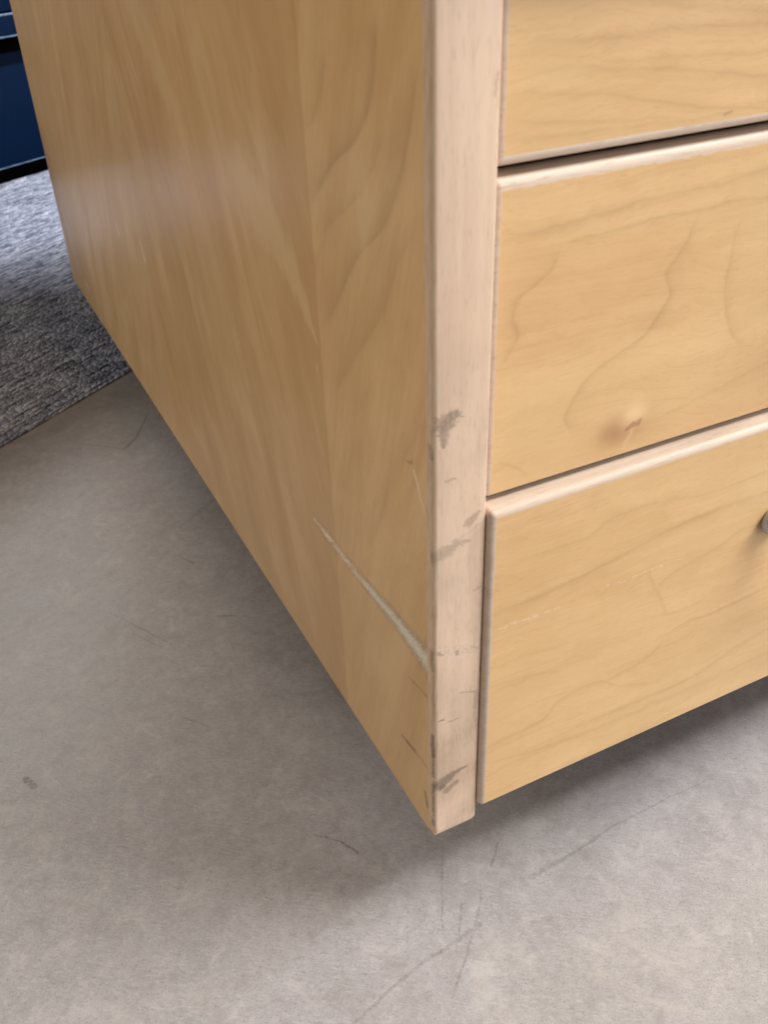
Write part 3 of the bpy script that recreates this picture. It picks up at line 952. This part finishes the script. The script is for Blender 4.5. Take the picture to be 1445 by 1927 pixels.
# ------------------------------------------------------------------ carpet at the left, behind the pedestal
ANG = math.atan2(602.6 - 513.0, 18.6 + 111.0)
carp = empty("carpet", (0.0186, 0.6026, FLOOR), ANG)
tag(carp, "grey flecked loop-pile carpet with a straight edge on the concrete floor beside the pedestal", "carpet")
bm = bmesh.new()
box(bm, -1600, 1400, 2.0, 1500, 0.05, 0.3)
bm_obj("backing", bm, M_BACKING, carp, (0, 0, 0), smooth=False)

rs = np.random.RandomState(4)
PX, PY = 7.5, 3.3
XS0, XS1, YS1 = -380.0, 640.0, 730.0
rows = int(YS1 / PY)
V, F = [], []
base = 0
NS = 6
ang = np.arange(NS) * 2 * np.pi / NS
Vs, Fs = [], []
for r in range(rows):
    L = PX * (0.72 + 0.6 * rs.rand(int((XS1 - XS0) / (PX * .9)) + 4))
    xs = XS0 + np.cumsum(L) - L / 2 + rs.rand() * PX - PX / 2
    k = xs < XS1
    xs, L = xs[k], L[k]
    nL = len(xs)
    wob = 0.25 * np.sin(xs * 0.031 + r * 1.7) + 0.15 * np.sin(xs * 0.11 + r * 0.9)
    yc = 1.7 + r * PY + rs.randn(nL) * 0.10 + wob
    if r == 0:
        yc = np.maximum(yc, 1.5)
    hh = 2.1 + rs.rand(nL) * 0.55
    wid = PY * (0.41 + 0.07 * rs.rand(nL))
    tl = 0.05 + rs.randn(nL) * 0.02
    verts = np.zeros((nL, 2 * NS + 1, 3))
    for lev, (sc_, hz) in enumerate(((1.0, 0.35), (0.74, 0.86))):
        ex = np.cos(ang)[None, :] * (L * (0.66 if lev == 0 else 0.56))[:, None]
        ey = np.sin(ang)[None, :] * (wid * (1.0 if lev == 0 else 0.72))[:, None] + ex * tl[:, None] * 0.35
        verts[:, lev * NS:(lev + 1) * NS, 0] = xs[:, None] + ex
        verts[:, lev * NS:(lev + 1) * NS, 1] = yc[:, None] + ey
        verts[:, lev * NS:(lev + 1) * NS, 2] = -0.6 + hh[:, None] * hz + rs.randn(nL, NS) * 0.12
    verts[:, 2 * NS, 0] = xs
    verts[:, 2 * NS, 1] = yc
    verts[:, 2 * NS, 2] = -0.6 + hh
    idx0 = base + np.arange(nL)[:, None] * (2 * NS + 1)
    fc = []
    for j in range(NS):
        j2 = (j + 1) % NS
        fc.append(np.stack([idx0[:, 0] + j, idx0[:, 0] + j2, idx0[:, 0] + NS + j2], 1))
        fc.append(np.stack([idx0[:, 0] + j, idx0[:, 0] + NS + j2, idx0[:, 0] + NS + j], 1))
        fc.append(np.stack([idx0[:, 0] + NS + j, idx0[:, 0] + NS + j2, idx0[:, 0] + 2 * NS], 1))
    Vs.append(verts.reshape(-1, 3))
    Fs.append(np.concatenate(fc))
    base += nL * (2 * NS + 1)
V = np.concatenate(Vs) * MM
F = np.concatenate(Fs).astype(np.int32)
me = bpy.data.meshes.new("pile")
me.vertices.add(len(V))
me.vertices.foreach_set("co", V.ravel())
me.loops.add(F.size)
me.loops.foreach_set("vertex_index", F.ravel())
me.polygons.add(len(F))
me.polygons.foreach_set("loop_start", np.arange(0, F.size, 3, dtype=np.int32))
me.polygons.foreach_set("use_smooth", np.ones(len(F), dtype=bool))
me.update(calc_edges=True)
pile = link("pile", me, M_PILE, carp, (0, 0, 0))
pile["kind"] = 'stuff'

# ------------------------------------------------------------------ blue cabinet at the far left
BA = math.radians(30.87)
blue = empty("blue_cabinet", (0.0007 + 0.0, 1.3485, FLOOR), BA)
tag(blue, "dark blue metal cabinet with painted edge highlights on a black plinth on the carpet", "cabinet")
# local frame: x along the front, -y towards the camera
X0, X1 = -700.0, 500.0


def bpart(name, b, mat, loc=(0, 0, 0), parent=blue):
    return bm_obj(name, b, mat, parent, loc)


bm = bmesh.new()
box(bm, X0 + 5, X1 - 5, 0, 420, 2.5, 29.8)
bpart("plinth", bm, M_BLACKP)
bm = bmesh.new()
box(bm, X0, X1, -30, 440, 30, 178)
bevel_where(bm, lambda c, d: abs(d.x) > .9 and c.y < 0, 1.5, 3)
low = bpart("lower_drawer", bm, M_BLUE)
bm = bmesh.new()
box(bm, X0, X1, -30.8, -29.9, 29.6, 31.0)
bpart("edge_highlight", bm, M_BLUEEDGE, parent=low)  # highlight on the lower edge, painted as a thin pale strip
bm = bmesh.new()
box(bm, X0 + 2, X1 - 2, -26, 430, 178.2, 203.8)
bpart("shade_strip", bm, M_BLACKP)  # flat black strip painting in the deep shadow under the ledge
bm = bmesh.new()
box(bm, X0, X1, -80, 440, 204, 230)
bevel_where(bm, lambda c, d: abs(d.x) > .9 and c.y < 0, 2.0, 3)
led = bpart("ledge", bm, M_BLUE)
bm = bmesh.new()
box(bm, X0, X1, -80.8, -77.9, 229.2, 231.6)
bevel_where(bm, lambda c, d: abs(d.x) > .9 and c.y < -79, 0.8, 2)
bpart("edge_highlight", bm, M_BLUEEDGE, parent=led)  # light catching the ledge, put in as pale strips above and below
bm = bmesh.new()
box(bm, X0, X1, -80.8, -79.0, 203.4, 205.2)
bpart("edge_highlight", bm, M_BLUEEDGE, parent=led)
bm = bmesh.new()
box(bm, X0 + 2, X1 - 2, -72, 438, 232.0, 690)
bevel_where(bm, lambda c, d: abs(d.x) > .9 and c.y < 0, 2.0, 3)
bpart("upper_drawer", bm, M_BLUE)
